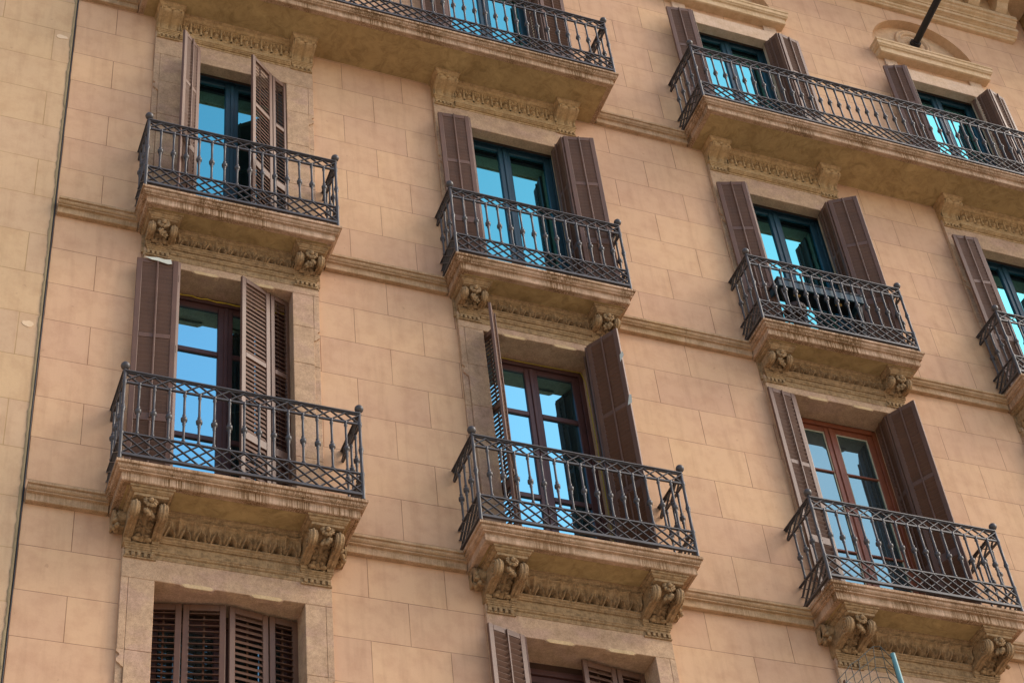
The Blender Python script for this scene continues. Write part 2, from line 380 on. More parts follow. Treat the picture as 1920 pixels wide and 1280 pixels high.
# surrounds ----------------------------------------------------------------
def surround(cx, lv):
    # (outer half, inner half, foot, head of opening, top)
    oh, ih, z0, zh, zt, mat = {0: (.955, .68, -3.2, -.225, .10, 'surround'), 1: (.925, .64, .63, 3.818, 4.05, 'surround'),
                          2: (.94, .615, 4.48, 7.372, 7.80, 'surround'), 3: (.83, .592, 8.28, 11.035, 11.30, 'pinkstone')}[lv]
    o = HXO.get(({v: k for k, v in COL.items()}[cx], lv), 0)
    m = MB(); F = -.05; BK = {0: .34, 1: .34, 2: .09, 3: .09}[lv]
    jl, jr = cx-ih+o, cx+ih+o
    dz = .62
    zs = [zh]
    while zs[-1]-dz*1.05 > z0: zs.append(zs[-1]-random.uniform(.75, 1.25)*dz)
    zs = [z for z in zs if z > z0+.2]+[z0]
    for sd_ in (-1, 1):
        a, b = (cx-oh, jl) if sd_ < 0 else (jr, cx+oh)
        for i, (zt_, zb_) in enumerate(zip(zs, zs[1:])):
            pr = random.uniform(-.0015, .0015)
            if lv in (0, 1, 2):
                ear = zt_ > zh-.15
                xin = (a+.065, b) if sd_ < 0 else (a, b-.065)
                m.box(xin[0], xin[1], F+pr, BK, zb_+.0025, zt_, bev=.004)
                xo = (a, a+.063) if sd_ < 0 else (b-.063, b)
                m.box(xo[0], xo[1], (F if ear else F+.022)+pr, .01, zb_+.0025, zt_, bev=.004)
                if ear:   # scrolled stop of the ear
                    q = a if sd_ < 0 else b; g_ = -sd_; zb2 = zb_+.002
                    pp = [(0, 0), (0, -.03), (.022, -.045), (.028, -.065), (.012, -.085), (.0, -.095), (.004, -.13), (.03, -.15), (.045, -.17), (.063, -.18), (.063, 0)]
                    m.extrude_y([(q+g_*x_, zb2+z_) for x_, z_ in pp], F+pr+.001, -.01)
            else: m.box(a, b, F+pr, BK, zb_+.0025, zt_, bev=.004)
    # lintel
    m.box(cx-oh, cx+oh, F-.001, BK+.001, zh+.001, zt, bev=.005)
    stops = []
    if lv in (0, 1):
        for f0, f1 in ((.16, .40), (.62, .86)):
            x0 = jl+(jr-jl)*f0; x1 = jl+(jr-jl)*f1
            m.extrude_y([(x0, zh+.006), (x0+.03, zh-.018), (x0+.06, zh-.026), (x1-.06, zh-.026), (x1-.03, zh-.018), (x1, zh+.006)], F+.002, F+.05); stops.append((x0, x1))
    # reveals continue inward as plaster
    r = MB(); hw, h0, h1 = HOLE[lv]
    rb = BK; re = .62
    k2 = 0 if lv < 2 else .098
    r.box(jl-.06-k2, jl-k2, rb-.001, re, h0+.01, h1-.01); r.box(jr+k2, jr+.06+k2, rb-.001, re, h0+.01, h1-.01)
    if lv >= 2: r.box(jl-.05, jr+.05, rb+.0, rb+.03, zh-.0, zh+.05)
    so_ = m.build('window_surround', mat, B); fix_normals(so_.data)
    for x0, x1 in stops:
        c = MB(); c.extrude_y([(x0+.02, zh-.001), (x0+.05, zh-.024), (x1-.05, zh-.024), (x1-.02, zh-.001), (x1-.05, zh+.016), (x0+.05, zh+.016)], F-.006, F+.001); c.build('lintel_stop', 'stopstone', so_)
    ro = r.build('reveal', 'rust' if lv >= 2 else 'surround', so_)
    return so_
def room(cx, lv):
    hw, h0, h1 = HOLE[lv]
    o = HXO.get(({v: k for k, v in COL.items()}[cx], lv), 0)
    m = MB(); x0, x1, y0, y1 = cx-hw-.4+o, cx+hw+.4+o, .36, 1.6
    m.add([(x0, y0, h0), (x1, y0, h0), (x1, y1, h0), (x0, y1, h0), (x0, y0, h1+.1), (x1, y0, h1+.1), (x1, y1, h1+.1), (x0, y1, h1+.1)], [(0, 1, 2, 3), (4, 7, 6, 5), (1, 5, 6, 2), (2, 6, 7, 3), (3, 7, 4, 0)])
    return m
# pediment over the third-floor windows --------------------------------------
def pediment(cx):
    m = MB()
    t = 11.70
    m.ring(cx-1.0, cx+1.0, .20, [(0, t), (0, t-.03), (.012, t-.04), (.012, t-.10), (.03, t-.115), (.03, t-.13), (.055, t-.14), (.06, t-.235), (.08, t-.245)])
    o = m.build('pediment', 'render', B); fix_normals(o.data)
    for xa_ in (cx-.83, cx+.622): n = MB(); n.box(xa_, xa_+.208, -.03, .01, 11.301, 11.46, bev=.004); n.build('pilaster_stub', 'pinkstone', o)
    # niche
    k = MB(); N = 40; dp = .15
    def ap(i, y): a = math.pi*(1-i/N); return (cx+ARC_R*math.cos(a), y, ARC_Z+ARC_R*math.sin(a))
    vs = [(cx-ARC_R, 0, ARC_B), (cx-ARC_R, dp, ARC_B)]
    for i in range(N+1): vs += [ap(i, 0), ap(i, dp)]
    vs += [(cx+ARC_R, 0, ARC_B), (cx+ARC_R, dp, ARC_B)]
    fs = [(2*i, 2*i+1, 2*i+3, 2*i+2) for i in range(N+2)]
    k.add(vs, fs, False); k.add([vs[2*i+1] for i in range(N+3)], [tuple(range(N+3))])
    k.build('niche', 'plaster', o)
    r = MB(); zc = 12.34; rr = .315
    pr = [(rr, .0), (rr, -.03), (rr-.02, -.045), (rr-.045, -.03), (rr-.05, -.022), (rr-.07, -.045), (rr-.09, -.045), (rr-.105, -.02), (rr-.11, -.006)]
    sg = 40; vs = [(cx+a*math.cos(2*math.pi*j/sg), dp+b, zc+a*math.sin(2*math.pi*j/sg)) for a, b in pr for j in range(sg)]
    r.add(vs, [(i*sg+j, i*sg+(j+1) % sg, (i+1)*sg+(j+1) % sg, (i+1)*sg+j) for i in range(len(pr)-1) for j in range(sg)], True)
    def pet(u, v):
        a = u*2*math.pi; q = .03+v*(rr-.14); h = .012+.02*abs(math.cos(a*8))*math.sin(math.pi*min(1, v*1.02))
        return (cx+q*math.cos(a), dp-h, zc+q*math.sin(a))
    r.grid(96, 8, pet); r.ball((cx, dp-.01, zc), .05, 12, 8)
    r.build('rosette', 'plaster', o); return o
# cornice -----------------------------------------------------------------------
CX0, CX1 = XEDGE+.02, 12.45
def cornice():
    m = MB()
    def band(prof, x1):
        m.extrude_x(prof, CX0, x1)
    z = 12.90
    band([(.02, z), (-.055, z), (-.07, z+.010), (-.07, z+.035), (-.095, z+.048), (-.095, z+.075), (.02, z+.075)], CX1)
    z = 12.99
    band([(.02, z-.014), (-.082, z-.014), (-.082, z+.03), (-.105, z+.036), (-.105, z+.048), (-.155, z+.06), (-.155, z+.125), (.02, z+.125)], CX1+.06)
    z = 13.116
    band([(.02, z), (-.17, z), (-.18, z+.02), (-.22, z+.04), (-.235, z+.055), (-.235, z+.075), (-.265, z+.085), (-.265, z+.165), (.02, z+.165)], CX1+.02)
    m.box(CX0, CX1, -.20, .02, 13.282, 13.66)
    band([(.02, 13.661), (-.95, 13.661), (-.95, 13.78), (-1.02, 13.84), (-1.02, 13.98), (.02, 13.98)], CX1+.35)
    o = m.build('cornice', 'render', B); fix_normals(o.data)
    x = CX1-.26
    while x > 5.2:
        q = MB(); q.extrude_x([(-.199, 13.29), (-.27, 13.29), (-.33, 13.33), (-.38, 13.41), (-.46, 13.45), (-.58, 13.46), (-.66, 13.50), (-.70, 13.57), (-.68, 13.63), (-.199, 13.63)], x-.10, x+.10)
        q.box(x-.12, x+.12, -.73, -.199, 13.6305, 13.66); q.build('modillion', 'render', o); x -= .50
    # plain pier breaking forward past the cornice
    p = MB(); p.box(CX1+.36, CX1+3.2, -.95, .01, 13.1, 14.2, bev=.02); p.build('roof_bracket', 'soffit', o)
cornice()

# windows ------------------------------------------------------------------------
def window(cx, lv):
    o = HXO.get(({v: k for k, v in COL.items()}[cx], lv), 0); cx = cx+o
    st = {0: ('maroon', 'glass_old'), 1: ('maroon', 'glass_blue'), 2: ('teal', 'glass_cyan'), 3: ('teal', 'glass_cyan')}[lv]
    if lv == 1 and abs(cx-XC_) < .2: st = ('redwood', 'glass_old')
    Y = {0: .32, 1: .29, 2: .19, 3: .165}[lv]
    zt = {0: -.30, 1: 3.80, 2: 7.49, 3: 11.15}[lv]; z0 = {0: -3.18, 1: .66, 2: 4.50, 3: 8.31}[lv]
    ih = {0: .68, 1: .64, 2: .69, 3: .67}[lv]
    f = MB()
    f.box(cx-ih-.01, cx-ih+.05, Y-.02, Y+.07, z0, zt, bev=.004); f.box(cx+ih-.05, cx+ih+.01, Y-.02, Y+.07, z0, zt, bev=.004)
    f.box(cx-ih+.0505, cx+ih-.0505, Y-.025, Y+.07, zt-.06, zt, bev=.004)
    fo = f.build('window', st[0], B)
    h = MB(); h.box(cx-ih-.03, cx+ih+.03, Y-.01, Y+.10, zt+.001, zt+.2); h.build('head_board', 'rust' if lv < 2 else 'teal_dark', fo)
    if lv == 1 and st[0] == 'maroon' or lv in (0, 1):
        sw = .075; mid = .02; bars = [3.055, 1.885] if lv == 1 else [-1.1]
        bh = .03 if st[0] != 'redwood' else .012
    else:
        sw = .075; mid = .03; bars = []; bh = .03
    ztp = zt-.062
    for sd_ in (-1, 1):
        c = MB()
        if sd_ < 0: x0, x1 = cx-ih+.052, cx+mid-.002
        else: x0, x1 = cx+mid+.002, cx+ih-.052
        c.box(x0, x0+sw, Y, Y+.045, z0+.01, ztp, bev=.006); c.box(x1-sw, x1, Y, Y+.045, z0+.01, ztp, bev=.006)
        c.box(x0+sw+.0005, x1-sw-.0005, Y+.002, Y+.043, ztp-.07, ztp, bev=.006); c.box(x0+sw+.0005, x1-sw-.0005, Y+.002, Y+.043, z0+.01, z0+.5 if lv > 0 else z0+.3, bev=.006)
        for zb in bars: c.box(x0+sw+.0005, x1-sw-.0005, Y+.004, Y+.041, zb-bh, zb+bh, bev=.004)
        if sd_ > 0: c.box(x0-.022, x0+.022, Y-.016, Y-.0005, z0+.02, ztp-.01, bev=.005)
        if lv >= 2: c.box(x0+sw-.03 if sd_ < 0 else x0+sw-.012, x0+sw-.026 if sd_ < 0 else x0+sw-.008, Y-.003, Y+.0, z0+.02, ztp-.02)
        co = c.build('casement', st[0], fo)
        zs = [z0+.5]+sorted(bars)+[ztp-.07]
        if lv == 0: zs = [z0+.3]+bars+[ztp-.07]
        for a, b in zip(zs, zs[1:]):
            p = MB(); p.box(x0+sw-.005, x1-sw+.005, Y+.026, Y+.031, a, b); p.build('pane', st[1] if not (lv == 0) else 'glass_old', co) if False else p.build('pane', st[1], fo)
        if st[0] == 'redwood':
            q = MB()
            for xx in (x0+sw, x1-sw-.012): q.box(xx, xx+.012, Y+.012, Y+.024, z0+.5, ztp-.07)
            q.box(x0+sw+.013, x1-sw-.013, Y+.012, Y+.024, ztp-.083, ztp-.071); q.build('putty_line', 'putty', fo)
    return fo

# shutters ------------------------------------------------------------------------
SH = {0: (-3.10, -.25, [-1.25, -2.2]), 1: (.70, 3.80, [2.70, 1.62]), 2: (4.55, 7.352, [6.47, 5.45]), 3: (8.35, 11.02, [10.15, 9.15])}
def leaf(p0, p1, lv, rod, tilt, sw=.055, dz=0, jitter=1):
    """leaf from hinge p0 to p1 (plan); rod: +1/-1 side (+ = left of p0->p1) carrying the tilt rod; tilt in degrees."""
    z0, z1, mids = SH[lv]; m = MB(); th = .032
    p0 = Vector((p0[0], p0[1], 0)); p1 = Vector((p1[0], p1[1], 0)); W = (p1-p0).length
    sw = min(sw, W*.2)
    h = th/2
    m.box(0, sw, -h, h, z0, z1, bev=.004); m.box(W-sw, W, -h, h, z0, z1, bev=.004)
    rails = [(z1-.065, z1-.001), (mids[0]-.03, mids[0]+.03), (mids[1]-.05, mids[1]+.05), (z0+.001, z0+.12)]
    for a, b in rails: m.box(sw+.0005, W-sw-.0005, -h+.0015, h-.0015, a, b, bev=.003)
    # narrow fixed bar and rod up the middle of the inner face
    s_ = rod
    ya, yb = sorted((s_*(h+.002), s_*(h+.016)))
    xm = W/2
    m.box(xm-.009, xm+.009, ya, yb, mids[1]-.02, z1-.01, bev=.003)
    m.box(xm-.009, xm+.009, ya-s_*.006, yb-s_*.006, z0+.1, mids[1]-.06, bev=.003)
    base = math.atan2(p1.y-p0.y, p1.x-p0.x)
    mat = Matrix.Translation(p0) @ Matrix.Rotation(base, 4, 'Z')
    m.xf(mat @ Matrix.Translation((0, 0, dz)))
    o = m
    sl = MB()
    secs = [(mids[0]+.032, z1-.067), (mids[1]+.052, mids[0]-.032), (z0+.122, mids[1]-.052)]
    for a, b in secs:
        n = max(3, round((b-a)/(.060 if lv else .066))); pt = (b-a)/n
        for i in range(n):
            zc = a+(i+.5)*pt; tt = R(tilt+random.gauss(0, 1.2)*jitter); sd_ = rod
            # inner (rod) edge high, outer edge low
            wx = .055 if lv else .056
            mm = Matrix.Translation((0, 0, zc)) @ Matrix.Rotation(sd_*tt, 4, 'X')
            sl.box(sw-.003, W-sw+.003, -wx/2, wx/2, -.0035, .0035, mm, bev=.0025)
    sl.xf(mat @ Matrix.Translation((0, 0, dz)))
    return o, sl
def two(name, a, sl, parent):
    k = len(a.f); a.add(sl.v, sl.f); me = a.mesh(name, 'shutter'); me.materials.append(M['slat'])
    for p_ in me.polygons:
        if p_.index >= k: p_.material_index = 1
    return link(name, me, parent)
def shutter(cx, lv, hinge, fold, end, side, face, t1=62, t2=62):
    """hinge -> fold -> end in plan, dx relative to the bay; side -1 left / +1 right; face: +1 when the inner face of the outer leaf looks to the street"""
    H = (cx+hinge[0], hinge[1]); Fd = (cx+fold[0], fold[1]); E = (cx+end[0], end[1])
    # rod side of the inner leaf: interior face. closed shutter runs hinge->centre with interior on +y
    r1 = 1 if side < 0 else -1
    a, sa = leaf(H, Fd, lv, r1, t1)
    ao = two('shutter', a, sa, B)
    d = Vector((E[0]-Fd[0], E[1]-Fd[1])); d.normalize(); nrm = Vector((-d.y, d.x))
    F2 = (Fd[0]+d.x*.012, Fd[1]+d.y*.012)
    b, sb = leaf(F2, E, lv, r1, t2)
    bo = two('shutter_leaf', b, sb, ao)
    hg = MB(); z0, z1, _ = SH[lv]
    for zz in (z1-.25, (z0+z1)/2+.3, z0+.4): hg.lathe([(.009, -.05), (.009, .05)], F2[0], F2[1], zz, 8)
    hg.build('hinge', 'rust', ao)
    return ao

# carved work ---------------------------------------------------------------------------
def scroll_profile(D, z0, z1, r, n=14):
    """outline in (y, z): console side view"""
    cy, cz = -(D-r), z1-r
    pts = [(.01, z1), (cy, z1)]
    for i in range(1, n): a = math.pi/2+math.pi*1.18*i/(n-1); pts.append((cy+r*math.cos(a), cz+r*math.sin(a)))
    ex, ez = pts[-1]; fy, fz = -.085, z0+.035
    for i in range(1, 9):
        t = i/9; s_ = t*t*(3-2*t); pts.append((ex+(fy-ex)*(t**.75), ez+(fz-ez)*(.35*t+.65*s_)))
    pts += [(-.105, z0+.022), (-.10, z0+.004), (-.07, z0), (.01, z0)]
    return pts, (cy, cz)
_cons = {}
def console_mesh(lv, mirror):
    key = (lv, mirror)
    if key in _cons: return _cons[key]
    w2 = {1: .155, 2: .14, 3: .14}[lv]; zp = PLATE[lv]; ztop = T[lv]-.192; s_ = -1 if mirror else 1
    m = MB()
    # foot plate with dentils
    D = .095
    m.ring(-w2, w2, D, [(.0, zp+.135), (.0, zp+.120), (.010, zp+.117), (.010, zp+.100), (.018, zp+.096), (.018, zp+.080), (.026, zp+.076), (.026, zp+.050), (.040, zp+.048)])
    nd = 5; pt = (2*w2-.036)/nd
    for i in range(nd):
        a = -w2+.018+pt*i; m.box(a+.004, a+pt*.66, -D+.012, 0, zp+.002, zp+.049, bev=.004)
    m.box(-w2+.02, w2-.02, -D+.045, 0, zp+.003, zp+.0495)
    m.box(-w2+.01, w2-.01, -.07, 0, zp-.012, zp+.0015)
    if lv == 3:
        # fluted scroll console
        zt = ztop-.075; dep = .235
        m.ring(-w2-.02, w2+.02, .275, [(0, ztop+.006), (0, ztop-.02), (.01, ztop-.03), (.02, ztop-.055), (.035, ztop-.065), (.035, ztop-.08)])
        def prof(t):      # t 0 top .. 1 bottom
            z = zt+(zp+.137-zt)*t
            q = min(1, max(0, (t-.20)/.40)); y = -(.072+(dep-.072)*((.5+.5*math.cos(math.pi*q))**1.1)*(1-.22*max(0, (.14-t)/.14)**2))
            return y, z
        def f(u, v):
            y, z = prof(v); x = -w2+.012+(2*w2-.024)*u
            fl = abs(math.sin(math.pi*((u-.07)/.86)*2)) if .07 < u < .93 else 0; e = .034*fl**.55*(1-v*.3)-.012
            if u < .07 or u > .93: e = .022
            drip = .012*noise.noise(Vector((u*9, v*2, 3)))
            return (x, y-e+drip*.5, z+(.004*noise.noise(Vector((u*12, 0, 0)))))
        m.grid(36, 22, f)
        for sx in (-1, 1):
            pts = [(.01, zt)]+[(prof(i/22)[0]-.004, prof(i/22)[1]) for i in range(23)]+[(.01, zp+.137)]
            x0, x1 = sorted((sx*(w2-.013), sx*(w2)))
            m.extrude_x(pts, x0, x1)
        for q in range(3): m.ball((-w2+.05+q*(w2-.05), -dep-.012, zt-.012), .026, 8, 6, (1.3, .7, .8))
    else:
        dep = {1: .44, 2: .29}[lv]; r = {1: .085, 2: .07}[lv]; z1 = ztop-{1: .085, 2: .07}[lv]; z0 = zp+.137
        # abacus, wrapping back to the wall
        ax = .045; aD = dep+.065
        m.ring(-w2-ax, w2+ax, aD, [(0, ztop+.006), (0, ztop-.020), (.014, ztop-.021), (.014, ztop-.029), (.019, ztop-.040), (.032, ztop-.048), (.032, ztop-.054), (.046, ztop-.056), (.046, z1-.001)])
        pts, (cy, cz) = scroll_profile(dep, z0, z1, r)
        cw = .062 if lv == 1 else .055
        for sx in (-1, 1):
            x0, x1 = sorted((sx*w2, sx*(w2-cw))); m.extrude_x(pts, x0, x1)
            # spiral relief on both faces of the cheek
            for face in (x0-.003, x1+.003):
                sp = []
                for i in range(40):
                    a = math.pi/2+i*.33; q = (r-.012)*(1-i/46); sp.append((face, cy+q*math.cos(a), cz+q*math.sin(a)))
                m.tube(sp, .0085, 6)
                m.tube([(face, y+.010, z+.004) for y, z in pts[len(pts)-14:len(pts)-4]], .008, 6)
            # raised bead along the front band of the cheek
            xm = (x0+x1)/2
            m.tube([(xm, y-.001, z) for y, z in pts[1:len(pts)-4]], .012, 6)
        # acanthus body between the cheeks
        wi = w2-cw
        def body(u, v):
            z = z1+(z0-z1)*v; t = v
            y = -(.075+(dep*.80-.075)*(1-t)**1.1*(.65+.35*math.cos(t*math.pi)))
            c = abs(u-.5)*2
            lob = abs(math.sin(v*math.pi*4.0+c*2.2)); vein = math.exp(-(c*9)**2)
            y -= .042*math.cos(c*math.pi/2)*(.25+.75*lob)+.022*vein-.02*(c > .86)
            y += .010*noise.noise(Vector((u*8, v*9, lv)))
            return (-wi+2*wi*u, y, z+.006*math.sin(c*6))
        m.grid(22, 40, body)
        for sx in (-1, 1):   # curling leaf tips either side
            for k in range(5):
                v = .22+.15*k; z = z1+(z0-z1)*v; y = -(.075+(dep*.80-.075)*(1-v)**1.1*(.65+.35*math.cos(v*math.pi)))
                m.ball((sx*(wi*.72-.01*k), y-.014, z-.01), .030-.002*k, 12, 9, (1.1, .55, .9), 1.2)
        # flower at the head, hanging bud below
        fy = -dep+.015; fz = z1-.035
        for k in range(9):
            a = 2*math.pi*k/9; m.ball((.044*math.cos(a), fy-.012, fz+.038*math.sin(a)), .021, 12, 9, (1, .7, 1), 1.1)
        m.ball((0, fy-.035, fz), .024, 9, 7, (1, 1, 1), .3)
        for k in range(4): m.ball(((k-1.5)*.018, fy+.015+.012*k, fz-.085-.02*(k % 2)), .024, 12, 9, (1, .8, 1.3), 1.0)
        for sx in (-1, 1): m.ball((sx*.055, -.11, z0+.03), .03, 9, 7, (1.2, .9, .8), .2)
        m.box(-w2, w2, -.085, 0, zp+.1355, z0+.012, bev=.003)
    if lv == 1:   # carved scroll on the wall beside the console
        sxs = -1
        x0, x1 = sorted((sxs*(w2+.001), sxs*(w2+.115)))
        pp, (cy, cz) = scroll_profile(.17, zp+.27, ztop-.004, .075)
        m.extrude_x(pp, x1-.07, x1); m.extrude_x(pp, x0, x0+.02)
        for k in range(10): m.ball((x0+.02+.045*random.random(), -.12+.045*math.sin(k*1.9), ztop-.05-.018*k), .026, 8, 6, (1, 1, 1), .5)
        m.ball((x0+.05, -.05, zp+.27), .03, 8, 6)
    if mirror: m.xf(Matrix.Scale(-1, 4, (1, 0, 0)))
    me = m.mesh('console', 'carved' if lv < 3 else 'gilded'); fix_normals(me); _cons[key] = me; return me
_frz = {}
def frieze_mesh(lv):
    if lv in _frz: return _frz[lv]
    m = MB(); ztop = T[lv]-.192; zp = PLATE[lv]
    hw = {1: .70, 2: .66, 3: .665}[lv]
    if lv == 3:
        z1, z0 = zp+.50-.02, zp+.275
        m.extrude_x([(.01, ztop+.005), (-.16, ztop+.005), (-.16, ztop-.02), (-.13, ztop-.03), (-.115, ztop-.06), (-.10, ztop-.065), (-.10, ztop-.085), (.01, ztop-.085)], -hw, hw)
        n = 11; zt = ztop-.086; zb = ztop-.265
        def f(u, v):
            s_ = (u*n) % 1-.5; y = -.085
            if abs(s_) > .40: y -= .022
            if v > .86: y -= .012
            d2 = math.hypot(s_*1.15, (v-.30)*1.5); y -= .045*max(0, 1-(d2/.26)**2)**.5 if d2 < .26 else 0
            if abs(math.hypot(s_*1.1, (v-.46)*1.2)-.30) < .07 and v > .40: y += .034
            if abs(s_) < .055 and v > .52: y -= .014
            if abs(s_) < .36 and v > .62: y += .010*math.cos(s_*14)
            return (-hw+2*hw*u, y, zb+(zt-zb)*v)
        m.grid(n*14, 18, f, False)
        m.extrude_x([(.01, zb), (-.088, zb), (-.088, zb-.008), (-.082, zb-.012), (-.082, zb-.075), (-.10, zb-.085), (-.10, zb-.095), (-.088, zb-.10), (-.088, zb-.112), (-.075, zb-.118), (-.075, zb-.128), (.01, zb-.128)], -hw, hw)
        m.box(-.93, .93, -.058, .01, zp+.0, ztop-.002)
    else:
        S_ = {1: 1.0, 2: .80}[lv]
        dd = {1: .22, 2: .16}[lv]
        z = ztop+.005
        m.extrude_x([(.01, z), (-dd, z), (-dd, z-.018), (-dd+.012, z-.022), (-dd+.02, z-.04), (-dd+.04, z-.052), (-dd+.045, z-.07), (.01, z-.07)], -hw, hw)
        zt = ztop-.064; zb = zt-.155*S_; n = 10
        def f(u, v):
            q = u*n; s_ = q % 1-.5; a = abs(s_)*2
            y = -(.085+(dd-.13)*v**1.4)
            th = math.atan2(s_, v+.25)
            curl = math.exp(-((v-.30)/.20)**2)
            y -= (.020+.034*curl)*max(0, 1-a**2)**.5
            y -= .024*math.cos(th*13)*(.4+.6*(1-v))
            y -= .010*math.exp(-(a*8)**2)
            hole = math.hypot((a-1)*.60, (v-.22)*1.0)
            if hole < .24: y += .075*(1-(hole/.24)**4)
            if v < .10: y += .03*(1-v/.10)*(1 if math.cos(th*15) < 0 else .3)
            if v > .92: y -= .012
            y += .007*noise.noise(Vector((q*3.1, v*4, lv)))
            lo = .06*math.cos(a*math.pi*2.5) if v < .2 else 0
            return (-hw+2*hw*u, y, zb+(zt-zb)*v+lo*.1)
        m.grid(n*20, 24, f, False)
        b0 = zb+.006
        m.extrude_x([(.01, b0), (-.115, b0), (-.115, b0-.012), (-.10, b0-.02), (-.098, b0-.034), (-.085, b0-.042), (-.085, b0-.052), (.01, b0-.052)], -hw, hw)
        # fascia and lower architrave line
        m.box(-hw, hw, -.068, .01, zp+.095, b0-.051)
        m.extrude_x([(.01, zp+.094), (-.080, zp+.094), (-.080, zp+.082), (-.072, zp+.078), (-.072, zp+.062), (-.062, zp+.056), (.01, zp+.056)], -hw, hw)
        m.box(-.93, .93, -.0565, .01, zp+.01 if lv == 1 else zp-.02, zp+.055)
        m.box(-.95, .95, -.03, .01, zp+.0551, ztop)
    me = m.mesh('carved_frieze', 'carved' if lv < 3 else 'gilded'); fix_normals(me); _frz[lv] = me; return me

# railings -----------------------------------------------------------------------------------
RT, RM, RL, RB_ = 1.10, .965, .34, .10
def baluster_prof():
    h0, h1 = RL+.012, RM-.012; kn = RL+(RM-RL)*.46
    return [(.016, h0), (.019, h0+.012), (.016, h0+.022), (.0125, h0+.03), (.0125, kn-.075), (.017, kn-.066), (.017, kn-.055), (.0135, kn-.05), (.018, kn-.035), (.018, kn-.030), (.030, kn-.022), (.032, kn), (.030, kn+.014), (.019, kn+.022), (.0145, kn+.036), (.018, kn+.044), (.018, kn+.054), (.0125, kn+.062), (.0125, h1-.045), (.018, h1-.036), (.018, h1-.018), (.014, h1-.012), (.014, h1)]
_bm = MB(); _bm.lathe(baluster_prof(), seg=8); BAL = _bm.mesh('baluster', 'iron')
_fm = MB(); _fm.lathe([(.018, .03), (.019, RL-.02), (.024, RL-.01), (.024, RL+.012), (.017, RL+.02), (.016, RL+.25), (.021, RL+.26), (.017, RL+.27), (.026, RL+.29), (.026, RL+.31), (.017, RL+.33), (.021, RL+.34), (.016, RL+.35), (.016, RM-.03), (.022, RM-.02), (.022, RM+.02), (.017, RM+.03), (.016, RT+.02), (.012, RT+.028)], seg=10); POST = _fm.mesh('corner_post', 'iron')
_fb = MB(); _fb.ball((0, 0, RT+.068), .044, 16, 12); FIN = _fb.mesh('finial', 'iron')
stuff_bal = MB(); BV = _bm
def railing(bal, t, xl, xr, D, nf, ns, left=True, right=True, single=True):
    """bal: balcony object; front run xl..xr at y=-D"""
    m = MB(); y = -D; z = lambda h: t+h
    runs = [((xl, y), (xr, y), nf)]
    if left: runs.append(((xl, y), (xl, .0), ns))
    if right: runs.append(((xr, y), (xr, .0), ns))
    for (ax, ay), (bx, by), n in runs:
        a = Vector((ax, ay, 0)); b = Vector((bx, by, 0)); d = b-a; L = d.length; nr = Vector((d.y, -d.x, 0)).normalized()
        P = lambda s_, h, off=0: a+d*s_+nr*off+Vector((0, 0, z(h)))
        up = Vector((0, 0, 1))
        m.bar(P(0, RT), P(1, RT), .046, .012, up); m.bar(P(0, RT-.012), P(1, RT-.012), .020, .014, up)
        m.bar(P(0, RM), P(1, RM), .022, .018, up); m.bar(P(0, RL), P(1, RL), .026, .014, up); m.bar(P(0, RB_-.012), P(1, RB_-.012), .03, .026, up)
        lk = lambda s0, h0, s1, h1, off: m.bar(P(s0, h0, off), P(s1, h1, off), .008, .021, nr)
        for i in range(n):
            s0, s1 = i/n, (i+1)/n
            lk(s0, RM+.008, s1, RT-.018, .004); lk(s0, RT-.018, s1, RM+.008, -.004)
        rr = range(-1, n)
        for i in rr:      # lower lattice: each strip crosses two bays
            for (h0, h1, off) in ((RL-.006, RB_, .004), (RB_, RL-.006, -.004)):
                s0, s1 = i/n, (i+2)/n
                c0, c1 = max(0, s0), min(1, s1)
                if c1-c0 < 1e-6: continue
                k0 = (c0-s0)/(s1-s0); k1 = (c1-s0)/(s1-s0)
                lk(c0, h0+(h1-h0)*k0, c1, h0+(h1-h0)*k1, off)
        for i in range(1, n+1 if by == 0 and False else n):
            p = P(i/n, 0)
            if single: link('baluster', BAL, bal, p)
            else: stuff_bal.add([(v[0]+p.x, v[1]+p.y, v[2]+p.z) for v in BV.v], BV.f, True)
            m.lathe([(.017, -.011), (.017, .011)], p.x, p.y, z(RM), 8)
    ro = m.build('railing', 'iron', bal)
    for q, ok in ((xl, left), (xr, right)):
        if ok: link('corner_post', POST, bal, (q, y, t)); link('finial', FIN, bal, (q, y, t))
    return ro
def balcony(x0, x1, lv, cxs, nf, ns, left=True, right=True, single=True):
    t, D = T[lv], DEP[lv]; m = MB()
    m.ring(x0, x1, D, [(d, t+z) for d, z in PR]+[(.09, t-.19), (.094, t-.182), (.11, t-.182)])
    bo = m.build('balcony', 'stone', B); fix_normals(bo.data)
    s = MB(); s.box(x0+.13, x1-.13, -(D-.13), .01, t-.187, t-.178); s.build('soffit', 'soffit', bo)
    for cx in cxs:
        w2 = {1: .155, 2: .14, 3: .14}[lv]; kx = PW[lv]-w2
        link('console', console_mesh(lv, False), bo, (cx-kx, 0, 0)); link('console', console_mesh(lv, True), bo, (cx+kx, 0, 0))
        link('carved_frieze', frieze_mesh(lv), bo, (cx, 0, 0))
    railing(bo, t, x0+.03, x1-.03, D-.045, nf, ns, left, right, single)
    return bo
BAL_OBJ = {}
for cn in 'ABC':
    BAL_OBJ[cn, 1] = balcony(COL[cn]-HALF[1], COL[cn]+HALF[1], 1, [COL[cn]], 16, 4)
for cn in 'ABCD':
    BAL_OBJ[cn, 2] = balcony(COL[cn]-HALF[2], COL[cn]+HALF[2], 2, [COL[cn]], 15, 4, single=cn in 'AB')
balcony(XD-HALF[1], XD+HALF[1], 1, [XD], 16, 4, single=False)
balcony(LONG['A'][0], LONG['A'][1], 3, [XA, XB], 42, 5, single=False)
